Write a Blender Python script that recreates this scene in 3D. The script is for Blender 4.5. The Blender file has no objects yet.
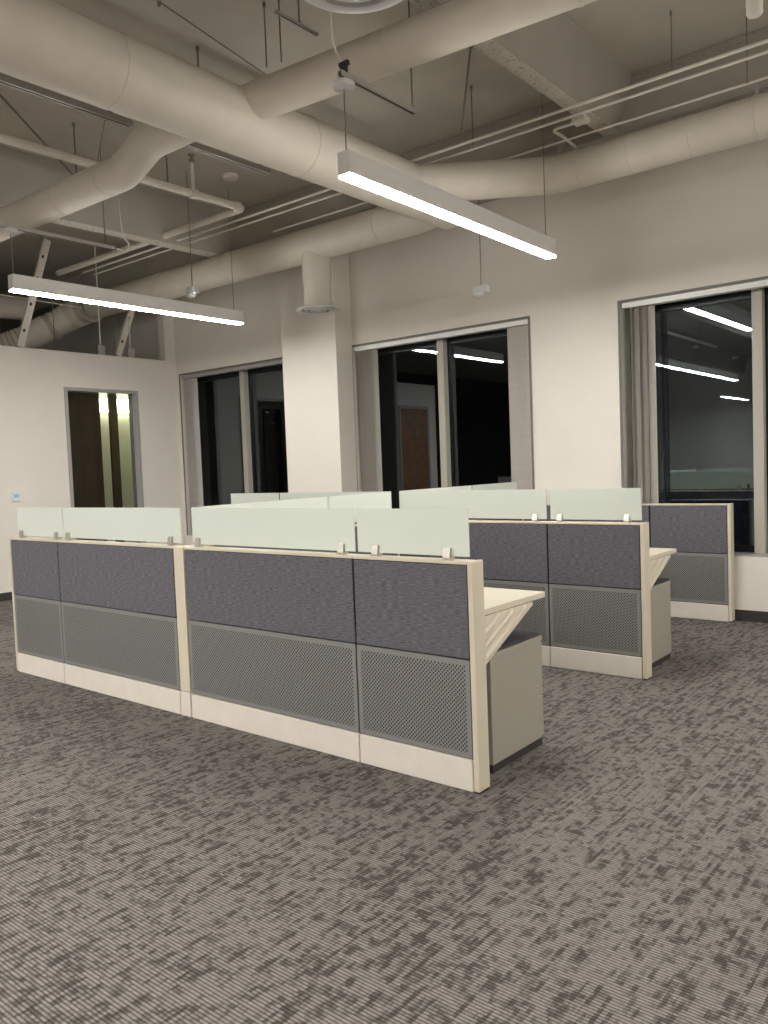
import bpy, bmesh, math, random
from mathutils import Vector, Matrix
random.seed(7)
scn = bpy.context.scene
COL = scn.collection

# ------------------------------------------------------------------ materials
def new_mat(name):
    m = bpy.data.materials.new(name); m.use_nodes = True
    nt = m.node_tree
    return m, nt, nt.nodes, nt.links, nt.nodes['Principled BSDF']
def srgb(r, g, b):
    f = lambda c: (c/255/12.92 if c/255 <= .04045 else ((c/255+.055)/1.055)**2.4)
    return (f(r), f(g), f(b), 1)
def simple(name, col, rough=.6, metal=0, noise=0, nscale=20, bump=0, bscale=200):
    m, nt, N, L, p = new_mat(name)
    p.inputs['Base Color'].default_value = col
    p.inputs['Roughness'].default_value = rough
    p.inputs['Metallic'].default_value = metal
    tc = N.new('ShaderNodeTexCoord')
    if noise:
        n = N.new('ShaderNodeTexNoise'); n.inputs['Scale'].default_value = nscale; n.inputs['Detail'].default_value = 5
        L.new(tc.outputs['Object'], n.inputs['Vector'])
        mr = N.new('ShaderNodeMapRange'); mr.inputs['From Min'].default_value = .3; mr.inputs['From Max'].default_value = .7
        mr.inputs['To Min'].default_value = 1-noise; mr.inputs['To Max'].default_value = 1+noise
        L.new(n.outputs['Fac'], mr.inputs['Value'])
        mx = N.new('ShaderNodeVectorMath'); mx.operation = 'SCALE'
        mx.inputs[0].default_value = col[:3]; L.new(mr.outputs[0], mx.inputs['Scale'])
        L.new(mx.outputs[0], p.inputs['Base Color'])
    if bump:
        b = N.new('ShaderNodeTexNoise'); b.inputs['Scale'].default_value = bscale
        L.new(tc.outputs['Object'], b.inputs['Vector'])
        bp = N.new('ShaderNodeBump'); bp.inputs['Strength'].default_value = bump; bp.inputs['Distance'].default_value = .002
        L.new(b.outputs['Fac'], bp.inputs['Height']); L.new(bp.outputs['Normal'], p.inputs['Normal'])
    return m
def mth(N, L, op, a, b=None, c=None):
    n = N.new('ShaderNodeMath'); n.operation = op
    for i, v in enumerate((a, b, c)):
        if v is None: continue
        if isinstance(v, (int, float)): n.inputs[i].default_value = v
        else: L.new(v, n.inputs[i])
    return n.outputs[0]

M = {}
M['wall'] = simple('wall_paint', (.74, .69, .61, 1), .75, noise=.02, nscale=3, bump=.15, bscale=60)
M['white_wall'] = M['wall']
M['slab'] = simple('ceiling_paint', (.47, .435, .36, 1), .85, noise=.07, nscale=2.2, bump=.6, bscale=25)
M['beam'] = simple('beam_paint', (.41, .38, .32, 1), .85, noise=.05, nscale=4, bump=.5, bscale=30)
M['duct'] = simple('painted_duct', (.66, .60, .505, 1), .55, noise=.04, nscale=4, bump=.1, bscale=15)
M['pipe'] = simple('painted_pipe', (.74, .69, .60, 1), .5, noise=.03)
M['wire'] = simple('hanger_wire', (.22, .20, .17, 1), .5, .4, noise=.05)
M['steel'] = simple('strut_steel', (.48, .46, .42, 1), .45, .5, noise=.05)
M['slot'] = simple('dark_slot', (.03, .028, .025, 1), .8, noise=.05)
M['housing'] = simple('light_housing', (.85, .83, .79, 1), .4, noise=.01)
M['cream'] = simple('cream_trim', (.61, .545, .415, 1), .45, noise=.03, nscale=8)
M['base'] = simple('base_cover_paint', (.69, .63, .54, 1), .5, noise=.03, nscale=10)
M['worktop'] = simple('worktop_laminate', (.64, .575, .445, 1), .4, noise=.03, nscale=30)
M['beige_metal'] = simple('pedestal_paint', (.32, .295, .235, 1), .5, noise=.02)
M['core'] = simple('panel_core', (.008, .007, .008, 1), .8, noise=.05)
M['bronze'] = simple('dark_bronze_frame', (.012, .013, .014, 1), .35, .3, noise=.05)
M['mullion'] = simple('mullion_paint', (.42, .385, .32, 1), .5, noise=.02)
M['trim'] = simple('grey_frame_paint', (.36, .34, .32, 1), .45, noise=.02)
M['dark_trim'] = simple('dark_edge_trim', (.16, .15, .135, 1), .5, noise=.02)
M['rubber'] = simple('rubber_baseboard', (.035, .032, .03, 1), .6, noise=.05)
M['cushion'] = simple('charcoal_cushion', (.040, .040, .042, 1), .9, noise=.15, nscale=300, bump=.4, bscale=500)
M['clip'] = simple('clip_metal', (.52, .48, .42, 1), .3, .6, noise=.02)
M['white'] = simple('white_plastic', (.75, .74, .72, 1), .4, noise=.01)
M['screenblue'] = simple('thermostat_screen', (.35, .55, .75, 1), .2, noise=.02)
M['vane'] = simple('blind_vane_fabric', (.50, .46, .41, 1), .8, noise=.06, nscale=40)
M['bracket'] = simple('bracket_paint', (.62, .56, .44, 1), .45, noise=.02)
M['darkwood'] = simple('dark_wood', (.045, .022, .012, 1), .5, noise=.3, nscale=6)
M['brownwood'] = simple('brown_wood_door', (.24, .095, .03, 1), .5, noise=.25, nscale=7)
M['corridor'] = simple('corridor_paint', (.66, .68, .60, 1), .6, noise=.03)
M['void_shade'] = simple('unlit_void_shade', (.05, .047, .043, 1), .9, noise=.2)  # darkness of the unlit void put into the wall colour
M['asphalt'] = simple('night_ground', (.02, .02, .02, 1), .9, noise=.2)
M['foliage'] = simple('autumn_foliage', (.22, .11, .03, 1), .8, noise=.3)
M['bark'] = simple('bark', (.05, .035, .02, 1), .9, noise=.3)

# speckled fireproofing
m, nt, N, L, p = new_mat('speckled_beam_soffit'); M['speckle'] = m
tc = N.new('ShaderNodeTexCoord'); n = N.new('ShaderNodeTexNoise'); n.inputs['Scale'].default_value = 38; n.inputs['Detail'].default_value = 8; n.inputs['Roughness'].default_value = .7
L.new(tc.outputs['Object'], n.inputs['Vector'])
cr = N.new('ShaderNodeValToRGB'); cr.color_ramp.elements[0].position = .33; cr.color_ramp.elements[0].color = (.20, .185, .15, 1)
cr.color_ramp.elements[1].position = .47; cr.color_ramp.elements[1].color = (.58, .54, .46, 1)
L.new(n.outputs['Fac'], cr.inputs[0]); L.new(cr.outputs[0], p.inputs['Base Color']); p.inputs['Roughness'].default_value = .9
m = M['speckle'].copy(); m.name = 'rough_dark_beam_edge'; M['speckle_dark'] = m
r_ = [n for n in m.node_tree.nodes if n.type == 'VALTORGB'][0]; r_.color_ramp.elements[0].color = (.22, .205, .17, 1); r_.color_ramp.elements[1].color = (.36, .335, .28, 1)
# carpet
m, nt, N, L, p = new_mat('ribbed_carpet'); M['carpet'] = m
tc = N.new('ShaderNodeTexCoord'); sx = N.new('ShaderNodeSeparateXYZ'); L.new(tc.outputs['Object'], sx.inputs[0])
X, Y = sx.outputs['X'], sx.outputs['Y']
def cells(cx, cy, seed, nscale_x, nscale_y):
    ix = mth(N, L, 'FLOOR', mth(N, L, 'DIVIDE', X, cx)); iy = mth(N, L, 'FLOOR', mth(N, L, 'DIVIDE', Y, cy))
    cb = N.new('ShaderNodeCombineXYZ'); L.new(mth(N, L, 'MULTIPLY', ix, nscale_x), cb.inputs[0]); L.new(mth(N, L, 'MULTIPLY', iy, nscale_y), cb.inputs[1]); cb.inputs[2].default_value = seed
    t = N.new('ShaderNodeTexNoise'); t.inputs['Scale'].default_value = 1; t.inputs['Detail'].default_value = 2; L.new(cb.outputs[0], t.inputs['Vector'])
    return t.outputs['Fac']
RP = .013
f1 = cells(.013, RP, 3.3, .42, .27)
f2 = cells(.014, RP, 17.1, .75, .05)
f3 = cells(.012, RP, 9.7, .9, .9)
f4 = cells(.010, RP, 31.3, .26, .93)
f1 = mth(N, L, 'ADD', mth(N, L, 'MULTIPLY', f1, .62), mth(N, L, 'MULTIPLY', f4, .38))
s = mth(N, L, 'ADD', mth(N, L, 'MULTIPLY', f1, .64), mth(N, L, 'MULTIPLY', f2, .36))
big = N.new('ShaderNodeTexNoise'); big.inputs['Scale'].default_value = 1.1; L.new(tc.outputs['Object'], big.inputs['Vector'])
s = mth(N, L, 'ADD', s, mth(N, L, 'MULTIPLY', mth(N, L, 'SUBTRACT', big.outputs['Fac'], .5), .10))
mr = N.new('ShaderNodeMapRange'); mr.inputs['From Min'].default_value = .43; mr.inputs['From Max'].default_value = .525; L.new(s, mr.inputs['Value'])
# rib profile along Y, broken up by a little jitter
fy = mth(N, L, 'FRACT', mth(N, L, 'DIVIDE', Y, RP))
rib = mth(N, L, 'ABSOLUTE', mth(N, L, 'SUBTRACT', fy, .5))           # 0 centre .5 edge
ribm = N.new('ShaderNodeMapRange'); ribm.inputs['From Min'].default_value = .22; ribm.inputs['From Max'].default_value = .46
ribm.inputs['To Min'].default_value = 1; ribm.inputs['To Max'].default_value = 0; L.new(rib, ribm.inputs['Value'])
mc = N.new('ShaderNodeMix'); mc.data_type = 'RGBA'; mc.inputs[6].default_value = (.066, .057, .051, 1); mc.inputs[7].default_value = (.178, .158, .143, 1)
L.new(mr.outputs[0], mc.inputs[0])
fine = N.new('ShaderNodeTexNoise'); fine.inputs['Scale'].default_value = 220; L.new(tc.outputs['Object'], fine.inputs['Vector'])
k = mth(N, L, 'MULTIPLY', mth(N, L, 'ADD', .34, mth(N, L, 'MULTIPLY', ribm.outputs[0], .82)), mth(N, L, 'ADD', .65, mth(N, L, 'MULTIPLY', f3, .8)))
k = mth(N, L, 'MULTIPLY', k, mth(N, L, 'ADD', .7, mth(N, L, 'MULTIPLY', fine.outputs['Fac'], .6)))
sc = N.new('ShaderNodeVectorMath'); sc.operation = 'SCALE'; L.new(mc.outputs[2], sc.inputs[0]); L.new(k, sc.inputs['Scale'])
L.new(sc.outputs[0], p.inputs['Base Color']); p.inputs['Roughness'].default_value = .95; p.inputs['Specular IOR Level'].default_value = .15
bp = N.new('ShaderNodeBump'); bp.inputs['Strength'].default_value = .4; bp.inputs['Distance'].default_value = .003; L.new(ribm.outputs[0], bp.inputs['Height']); L.new(bp.outputs['Normal'], p.inputs['Normal'])
# panel fabric (object coords: x along the panel, z up)
m, nt, N, L, p = new_mat('plum_grey_fabric'); M['fabric'] = m
tc = N.new('ShaderNodeTexCoord'); mp = N.new('ShaderNodeMapping'); mp.inputs['Scale'].default_value = (28, 28, 220); L.new(tc.outputs['Object'], mp.inputs[0])
n = N.new('ShaderNodeTexNoise'); n.inputs['Scale'].default_value = 1; n.inputs['Detail'].default_value = 4; L.new(mp.outputs[0], n.inputs['Vector'])
n2 = N.new('ShaderNodeTexNoise'); n2.inputs['Scale'].default_value = 450; L.new(tc.outputs['Object'], n2.inputs['Vector'])
mx = mth(N, L, 'ADD', mth(N, L, 'MULTIPLY', n.outputs['Fac'], .75), mth(N, L, 'MULTIPLY', n2.outputs['Fac'], .25))
cr = N.new('ShaderNodeValToRGB'); cr.color_ramp.elements[0].position = .36; cr.color_ramp.elements[0].color = (.062, .058, .068, 1)
cr.color_ramp.elements[1].position = .62; cr.color_ramp.elements[1].color = (.150, .142, .158, 1)
L.new(mx, cr.inputs[0]); L.new(cr.outputs[0], p.inputs['Base Color']); p.inputs['Roughness'].default_value = .9
bp = N.new('ShaderNodeBump'); bp.inputs['Strength'].default_value = .3; bp.inputs['Distance'].default_value = .002; L.new(mx, bp.inputs['Height']); L.new(bp.outputs['Normal'], p.inputs['Normal'])
# perforated metal; needs margins, so hole mask is kept inside the tile by a uv map made with the tile (u,v in metres, and size in attributes)
m, nt, N, L, p = new_mat('perforated_metal'); M['perf'] = m
uv = N.new('ShaderNodeUVMap'); uv.uv_map = 'holes'; sx = N.new('ShaderNodeSeparateXYZ'); L.new(uv.outputs[0], sx.inputs[0])
uv2 = N.new('ShaderNodeUVMap'); uv2.uv_map = 'edge'; sx2 = N.new('ShaderNodeSeparateXYZ'); L.new(uv2.outputs[0], sx2.inputs[0])
PIT = .0205
def lattice(off):
    ux = mth(N, L, 'SUBTRACT', mth(N, L, 'FRACT', mth(N, L, 'ADD', mth(N, L, 'DIVIDE', sx.outputs[0], PIT), off)), .5)
    uy = mth(N, L, 'SUBTRACT', mth(N, L, 'FRACT', mth(N, L, 'ADD', mth(N, L, 'DIVIDE', sx.outputs[1], PIT), off)), .5)
    return mth(N, L, 'SQRT', mth(N, L, 'ADD', mth(N, L, 'MULTIPLY', ux, ux), mth(N, L, 'MULTIPLY', uy, uy)))
d = mth(N, L, 'MINIMUM', lattice(0), lattice(.5))
hole = mth(N, L, 'LESS_THAN', d, .225)
hole = mth(N, L, 'MULTIPLY', hole, mth(N, L, 'MULTIPLY', mth(N, L, 'GREATER_THAN', sx2.outputs[0], .022), mth(N, L, 'GREATER_THAN', sx2.outputs[1], .022)))
mc = N.new('ShaderNodeMix'); mc.data_type = 'RGBA'; mc.inputs[6].default_value = (.265, .26, .245, 1); mc.inputs[7].default_value = (.015, .014, .013, 1)
L.new(hole, mc.inputs[0]); L.new(mc.outputs[2], p.inputs['Base Color']); p.inputs['Roughness'].default_value = .42; p.inputs['Metallic'].default_value = .25
# frosted screen
m, nt, N, L, p = new_mat('frosted_glass'); M['frost'] = m
out = N['Material Output']; N.remove(p)
df = N.new('ShaderNodeBsdfDiffuse'); df.inputs[0].default_value = (.90, .93, .84, 1)
tr = N.new('ShaderNodeBsdfTranslucent'); tr.inputs[0].default_value = (.88, .95, .85, 1)
tp = N.new('ShaderNodeBsdfTransparent'); tp.inputs[0].default_value = (.85, .92, .86, 1)
gl = N.new('ShaderNodeBsdfGlossy'); gl.inputs['Roughness'].default_value = .25
a = N.new('ShaderNodeMixShader'); a.inputs[0].default_value = .30; L.new(df.outputs[0], a.inputs[1]); L.new(tr.outputs[0], a.inputs[2])
b = N.new('ShaderNodeMixShader'); b.inputs[0].default_value = .14; L.new(a.outputs[0], b.inputs[1]); L.new(tp.outputs[0], b.inputs[2])
fr = N.new('ShaderNodeFresnel'); fr.inputs[0].default_value = 1.35
c = N.new('ShaderNodeMixShader'); L.new(fr.outputs[0], c.inputs[0]); L.new(b.outputs[0], c.inputs[1]); L.new(gl.outputs[0], c.inputs[2]); L.new(c.outputs[0], out.inputs[0])
# window glass
def glassmat(name, ior, tint):
    m, nt, N, L, p = new_mat(name); out = N['Material Output']; N.remove(p)
    tp = N.new('ShaderNodeBsdfTransparent'); tp.inputs[0].default_value = tint
    gl = N.new('ShaderNodeBsdfGlossy'); gl.inputs['Roughness'].default_value = .004; gl.inputs[0].default_value = (.85, .95, 1, 1)
    fr = N.new('ShaderNodeFresnel'); fr.inputs[0].default_value = ior
    c = N.new('ShaderNodeMixShader'); L.new(fr.outputs[0], c.inputs[0]); L.new(tp.outputs[0], c.inputs[1]); L.new(gl.outputs[0], c.inputs[2]); L.new(c.outputs[0], out.inputs[0])
    return m
M['glass'] = glassmat('window_glass', 2.15, (.75, .8, .8, 1))
M['glass_in'] = glassmat('interior_glass', 1.25, (.9, .93, .9, 1))
def emis(name, col, s):
    m, nt, N, L, p = new_mat(name); p.inputs['Base Color'].default_value = (.8, .8, .8, 1)
    p.inputs['Emission Color'].default_value = col; p.inputs['Emission Strength'].default_value = s
    return m
M['lens'] = emis('led_lens', (1, .982, .955, 1), 112)
M['corr_glow'] = emis('corridor_glow', (1, .95, .68, 1), 9)  # glow of the light box added beyond the glazing
M['street'] = emis('street_lamp_glow', (1, .55, .15, 1), 500)

# ------------------------------------------------------------------ geometry helpers
def link(name, bm, mat, parent=None, loc=None, smooth=False, bevel=0):
    me = bpy.data.meshes.new(name); bmesh.ops.recalc_face_normals(bm, faces=bm.faces); bm.to_mesh(me); bm.free()
    o = bpy.data.objects.new(name, me); COL.objects.link(o)
    if mat: me.materials.append(mat)
    if smooth:
        for f in me.polygons: f.use_smooth = True
        try: me.set_sharp_from_angle(angle=math.radians(40))
        except Exception: pass
    if bevel:
        md = o.modifiers.new('bevel', 'BEVEL'); md.width = bevel; md.segments = 2; md.limit_method = 'ANGLE'
    if parent: o.parent = parent
    if loc: o.location = loc
    return o
def bx(bm, x0, x1, y0, y1, z0, z1, mat=None):
    v = [bm.verts.new((x, y, z)) for x in (x0, x1) for y in (y0, y1) for z in (z0, z1)]
    for f in ((0,1,3,2),(4,6,7,5),(0,4,5,1),(2,3,7,6),(0,2,6,4),(1,5,7,3)): bm.faces.new([v[i] for i in f])
    if mat is not None: bmesh.ops.transform(bm, matrix=mat, verts=v)
    return v
def box(name, x0, x1, y0, y1, z0, z1, mat, parent=None, bevel=0):
    bm = bmesh.new(); bx(bm, x0, x1, y0, y1, z0, z1); return link(name, bm, mat, parent, bevel=bevel)
def prism(bm, pts, axis, a0, a1):
    """extrude 2-D polygon pts along axis ('x': pts are (y,z); 'y': (x,z); 'z': (x,y))"""
    def mk(p, a): return {'x': (a, p[0], p[1]), 'y': (p[0], a, p[1]), 'z': (p[0], p[1], a)}[axis]
    A = [bm.verts.new(mk(p, a0)) for p in pts]; B = [bm.verts.new(mk(p, a1)) for p in pts]
    n = len(pts); bm.faces.new(A); bm.faces.new(B[::-1])
    for i in range(n): bm.faces.new([A[i], B[i], B[(i+1) % n], A[(i+1) % n]])
def tube(bm, pts, rad, seg=20, cap=True):
    """swept round tube through pts; rad is a number or one per point"""
    P = [Vector(p) for p in pts]; n = len(P)
    R = [rad]*n if isinstance(rad, (int, float)) else rad
    T = []
    for i in range(n):
        t = (P[min(i+1, n-1)]-P[i]).normalized() + (P[i]-P[max(i-1, 0)]).normalized() if 0 < i < n-1 else (P[1]-P[0] if i == 0 else P[-1]-P[-2])
        T.append(t.normalized())
    up = Vector((0, 0, 1)) if abs(T[0].z) < .9 else Vector((1, 0, 0))
    u = T[0].cross(up).normalized(); rings = []
    for i in range(n):
        u = (u - T[i]*u.dot(T[i])).normalized(); w = T[i].cross(u)
        rings.append([bm.verts.new(P[i] + (u*math.cos(2*math.pi*k/seg) + w*math.sin(2*math.pi*k/seg))*R[i]) for k in range(seg)])
    for a, b in zip(rings, rings[1:]):
        for k in range(seg): bm.faces.new([a[k], a[(k+1) % seg], b[(k+1) % seg], b[k]])
    if cap: bm.faces.new(rings[0]); bm.faces.new(rings[-1][::-1])
def arc(pts, r, n=6):
    """round the corners of a polyline"""
    P = [Vector(p) for p in pts]; out = [P[0]]
    for i in range(1, len(P)-1):
        a = (P[i-1]-P[i]).normalized(); b = (P[i+1]-P[i]).normalized()
        th = a.angle(b); d = min(r/math.tan(th/2) if th > .01 else r, (P[i-1]-P[i]).length*.49, (P[i+1]-P[i]).length*.49)
        s, e = P[i]+a*d, P[i]+b*d
        for k in range(n+1):
            t = k/n; out.append(s*(1-t)**2 + P[i]*2*t*(1-t) + e*t*t)
    out.append(P[-1]); return out
def lathe(bm, prof, c, seg=32):
    rings = []
    for r, z in prof:
        rings.append([bm.verts.new((c[0]+r*math.cos(2*math.pi*k/seg), c[1]+r*math.sin(2*math.pi*k/seg), c[2]+z)) for k in range(seg)] if r > 1e-5 else [bm.verts.new((c[0], c[1], c[2]+z))])
    for a, b in zip(rings, rings[1:]):
        for k in range(seg):
            k2 = (k+1) % seg
            if len(a) == 1 and len(b) == 1: continue
            if len(a) == 1: bm.faces.new([a[0], b[k2], b[k]])
            elif len(b) == 1: bm.faces.new([a[k], a[k2], b[0]])
            else: bm.faces.new([a[k], a[k2], b[k2], b[k]])
def tag(o, label=None, cat=None, group=None, kind=None):
    if label: o['label'] = label
    if cat: o['category'] = cat
    if group: o['group'] = group
    if kind: o['kind'] = kind
    return o
def thing(name, label, cat, loc=(0, 0, 0), rz=0, group=None):
    o = bpy.data.objects.new(name, None); o.empty_display_size = .1; COL.objects.link(o)
    o.location = loc; o.rotation_euler = (0, 0, rz)
    return tag(o, label, cat, group)
def struct(name, bm, mat, bevel=0): return tag(link(name, bm, mat, bevel=bevel), kind='structure', label=None)
def copy_tree(o, parent=None):
    c = o.copy(); COL.objects.link(c)
    if parent: c.parent = parent
    for ch in list(o.children): copy_tree(ch, c)
    return c

# ------------------------------------------------------------------ key dimensions
YW = 7.60; GL = 7.86; XL = -10.2; SLAB = 4.735; WTOP = 3.0; SILL = .585; GZ = 4.295; GY = 6.85
YB = -13.5; XR = 6.5; XFAR = -17.0
FX1, FX2, FZ, FY0, FY1 = -3.19, -7.20, 3.222, 3.62, 6.31

# ------------------------------------------------------------------ setting
bm = bmesh.new(); bx(bm, XFAR, XR, YB, 7.95, -.12, 0); o = struct('floor', bm, M['carpet'])
bm = bmesh.new(); bx(bm, XFAR, XR, YB, 8.1, SLAB, SLAB+.2); struct('ceiling', bm, M['slab'])
# window wall with three openings
W = [(-10.10, -7.62), (-6.635, -4.185), (-3.185, 0.9)]
bm = bmesh.new()
xs = [XFAR] + [v for w in W for v in w] + [XR]
for i in range(0, len(xs), 2): bx(bm, xs[i], xs[i+1], YW, YW+.34, 0, SLAB)
for w in W:
    bx(bm, w[0], w[1], YW, YW+.34, 0, SILL); bx(bm, w[0], w[1], YW, YW+.34, WTOP, SLAB)
struct('wall_back', bm, M['wall'])
# column in front of the wall
bm = bmesh.new(); bx(bm, -7.57, -6.635, 7.30, YW-.001, 0, SLAB-.002); struct('trim_1', bm, M['wall'])
# left wall, low, with a pier at the corner and a doorway-like glazed opening
bm = bmesh.new()
LO, LH, LZ = 5.80, 6.87, 2.71
bx(bm, XL-.15, XL, 1.4, LO, 0, 3.222); bx(bm, XL-.15, XL, LH, 7.42, 0, 3.222); bx(bm, XL-.15, XL, LO, LH, LZ, 3.222)
bx(bm, XL-.15, XL, 7.42, YW-.001, 0, SLAB-.002)
struct('wall_left', bm, M['wall'])
bm = bmesh.new(); bx(bm, -16.9, XL-.151, 1.4, 1.55, 0, 3.222); struct('wall_left_recess', bm, M['void_shade'])
bm = bmesh.new(); bx(bm, XR, XR+.15, YB, 8, 0, SLAB); struct('wall_right', bm, M['wall'])
bm = bmesh.new(); bx(bm, XFAR, -7.6, YB-.15, YB, 0, SLAB); bx(bm, -7.6, XR, YB-.15, YB, 0, .6); bx(bm, -7.6, XR, YB-.15, YB, 3.2, SLAB); struct('wall_front', bm, M['wall'])
bm = bmesh.new(); bx(bm, XFAR-.15, XFAR, YB, 8, 0, SLAB); struct('wall_far_left', bm, M['void_shade'])
bm = bmesh.new(); bx(bm, -7.59, XR-.01, YB-.10, YB-.08, .6, 3.2); struct('window_4', bm, M['glass'])
# baseboards
bm = bmesh.new(); bx(bm, XL, -7.571, YW-.012, YW-.001, 0, .10); bx(bm, -6.634, XR, YW-.012, YW-.001, 0, .10); struct('baseboard_back', bm, M['rubber'])
bm = bmesh.new(); bx(bm, XL+.001, XL+.012, 1.4, LO-.06, 0, .10); bx(bm, XL+.001, XL+.012, LH+.06, YW-.015, 0, .10); struct('baseboard_left', bm, M['rubber'])
# windows
mull = [(-8.88,), (-5.42,), (-1.985, -0.6)]
for i, (w, mm) in enumerate(zip(W, mull)):
    root = bpy.data.objects.new('window_%d' % (i+1), None); COL.objects.link(root); tag(root, kind='structure')
    bm = bmesh.new(); e = .075
    bx(bm, w[0], w[1], GL-.03, GL+.05, SILL, SILL+e); bx(bm, w[0], w[1], GL-.03, GL+.05, WTOP-.10, WTOP)
    bx(bm, w[0], w[0]+(e if i else .03), GL-.03, GL+.05, SILL+e, WTOP-.1); bx(bm, w[1]-e, w[1], GL-.03, GL+.05, SILL+e, WTOP-.1)
    for x in mm: bx(bm, x-.06, x+.06, GL-.03, GL+.05, SILL+e, WTOP-.10)
    link('frame', bm, M['bronze'], root)
    for x in mm: box('mullion', x-.045, x+.045, GL-.12, GL-.031, SILL+.012, WTOP-.004, M['mullion'], root, bevel=.004)
    ed = [w[0]+(e if i else .03)] + [v for x in mm for v in (x-.06, x+.06)] + [w[1]-e]
    for j in range(0, len(ed), 2): box('pane', ed[j], ed[j+1], GL, GL+.008, SILL+e, WTOP-.10, M['glass'], root)
    box('sill', w[0]+.002, w[1]-.002, YW-.004, GL-.032, SILL, SILL+.012, M['trim'], root)
    bm = bmesh.new(); t = .022
    bx(bm, w[0]-t, w[0], YW-.010, YW-.001, SILL, WTOP+t); bx(bm, w[1], w[1]+t, YW-.010, YW-.001, SILL, WTOP+t); bx(bm, w[0], w[1], YW-.010, YW-.001, WTOP, WTOP+t)
    link('edge_trim', bm, M['dark_trim'], root)
# interior glazing in left wall
root = bpy.data.objects.new('window_5', None); COL.objects.link(root); tag(root, kind='structure')
bm = bmesh.new(); e = .035
for (y0, y1, z0, z1) in ((LO-e, LO+.012, 0, LZ+e), (LH-.012, LH+e, 0, LZ+e), (LO+.012, LH-.012, LZ-.012, LZ+e)): bx(bm, XL-.17, XL+.018, y0, y1, z0, z1)
link('frame', bm, M['trim'], root, bevel=.004)
box('pane', XL-.09, XL-.08, LO+.014, LH-.014, .02, LZ-.014, M['glass_in'], root)
# room beyond the glazing
bm = bmesh.new()
bx(bm, -11.4, -11.3, 4.6, YW-.002, 0, 3.0); bx(bm, -11.4, XL-.18, 4.5, 4.6, 0, 3.0); bx(bm, -11.4, XL-.18, 4.5, YW-.002, 3.0, 3.06)
struct('wall_corridor', bm, M['corridor'])

# ------------------------------------------------------------------ ceiling beams and girder
def beam(name, xc0, xc1, t0, t1, zb, y0, y1):
    root = bpy.data.objects.new(name, None); COL.objects.link(root); tag(root, kind='structure')
    bm = bmesh.new(); prism(bm, [(xc0, zb+.004), (xc1, zb+.004), (t1, SLAB-.002), (t0, SLAB-.002)], 'y', y0, y1); link('beam_side', bm, M['beam'], root)
    bm = bmesh.new(); bx(bm, xc0, xc1, y0, y1, zb-.004, zb+.003); link('soffit', bm, M['speckle'], root)
beam('trim_2', -2.985, -2.855, -3.12, -2.71, GZ+.01, YB+.01, GY-.001)
beam('trim_3', -8.10, -7.93, -8.25, -7.80, 4.21, YB+.01, GY-.001)
beam('trim_4', 2.1, 2.25, 1.95, 2.4, GZ+.01, YB+.01, GY-.001)
bm = bmesh.new(); bx(bm, XFAR+.01, XR-.01, GY, YW-.001, GZ, SLAB-.002)
struct('trim_5', bm, M['beam'])
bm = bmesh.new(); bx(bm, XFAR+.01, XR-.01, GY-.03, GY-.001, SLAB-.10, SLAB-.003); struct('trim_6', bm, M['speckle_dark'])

# ------------------------------------------------------------------ workstation panels
def perf_tile(x0, x1, y0, y1, z0, z1, parent):
    bm = bmesh.new(); bx(bm, x0, x1, y0, y1, z0, z1)
    u1 = bm.loops.layers.uv.new('holes'); u2 = bm.loops.layers.uv.new('edge')
    # the face is split so that a plain border of 22 mm stays free of holes
    bm.free(); bm = bmesh.new(); u1 = bm.loops.layers.uv.new('holes'); u2 = bm.loops.layers.uv.new('edge')
    e = .024
    XS = [x0, x0+e, x1-e, x1]; ZS = [z0, z0+e, z1-e, z1]
    for yy, inner in ((y0, True), (y1, True)):
        V = [[bm.verts.new((x, yy, z)) for z in ZS] for x in XS]
        for i in range(3):
            for j in range(3):
                f = bm.faces.new([V[i][j], V[i+1][j], V[i+1][j+1], V[i][j+1]])
                c = (i == 1 and j == 1)
                for l in f.loops:
                    l[u1].uv = (l.vert.co.x-x0-e, l.vert.co.z-z0-e); l[u2].uv = (1, 1) if c else (0, 0)
    bm.verts.ensure_lookup_table()
    def side(a, b, c, d):
        f = bm.faces.new([bm.verts.new(p) for p in (a, b, c, d)])
        for l in f.loops: l[u2].uv = (0, 0)
    side((x0,y0,z0),(x0,y1,z0),(x0,y1,z1),(x0,y0,z1)); side((x1,y0,z0),(x1,y1,z0),(x1,y1,z1),(x1,y0,z1))
    side((x0,y0,z0),(x1,y0,z0),(x1,y1,z0),(x0,y1,z0)); side((x0,y0,z1),(x1,y0,z1),(x1,y1,z1),(x0,y1,z1))
    return link('perforated_tile', bm, M['perf'], parent)
PT = .085; PH = 1.063; GAP = .0055
def panel(label, x, y, w, rz=0, group='workstation partition panels'):
    r = thing('partition_panel', label, 'partition', (x, y, 0), rz, group)
    a, b = GAP, w-GAP
    bm = bmesh.new(); bx(bm, .001, w-.001, .014, PT-.014, .012, PH-.016); link('core', bm, M['core'], r)
    for s in (0, 1):
        y0, y1 = ((0, .013) if s == 0 else (PT-.013, PT))
        box('fabric_tile', a, b, y0, y1, .617, PH-.018, M['fabric'], r, bevel=.004)
        perf_tile(a, b, y0+.001*(1-s), y1-.001*s, .157, .611, r)
        q0, q1 = ((-.004, .013) if s == 0 else (PT-.013, PT+.004))
        box('base_cover', a-.002, b+.002, q0, q1, .003, .151, M['base'], r, bevel=.003)
    box('top_cap', .001, w-.001, 0, PT, PH-.015, PH, M['cream'], r, bevel=.003)
    for fx in (.05, w-.05): 
        bm = bmesh.new(); tube(bm, [(fx, PT/2, 0), (fx, PT/2, .014)], .018, 12); link('levelling_foot', bm, M['core'], r)
    return r
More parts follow.
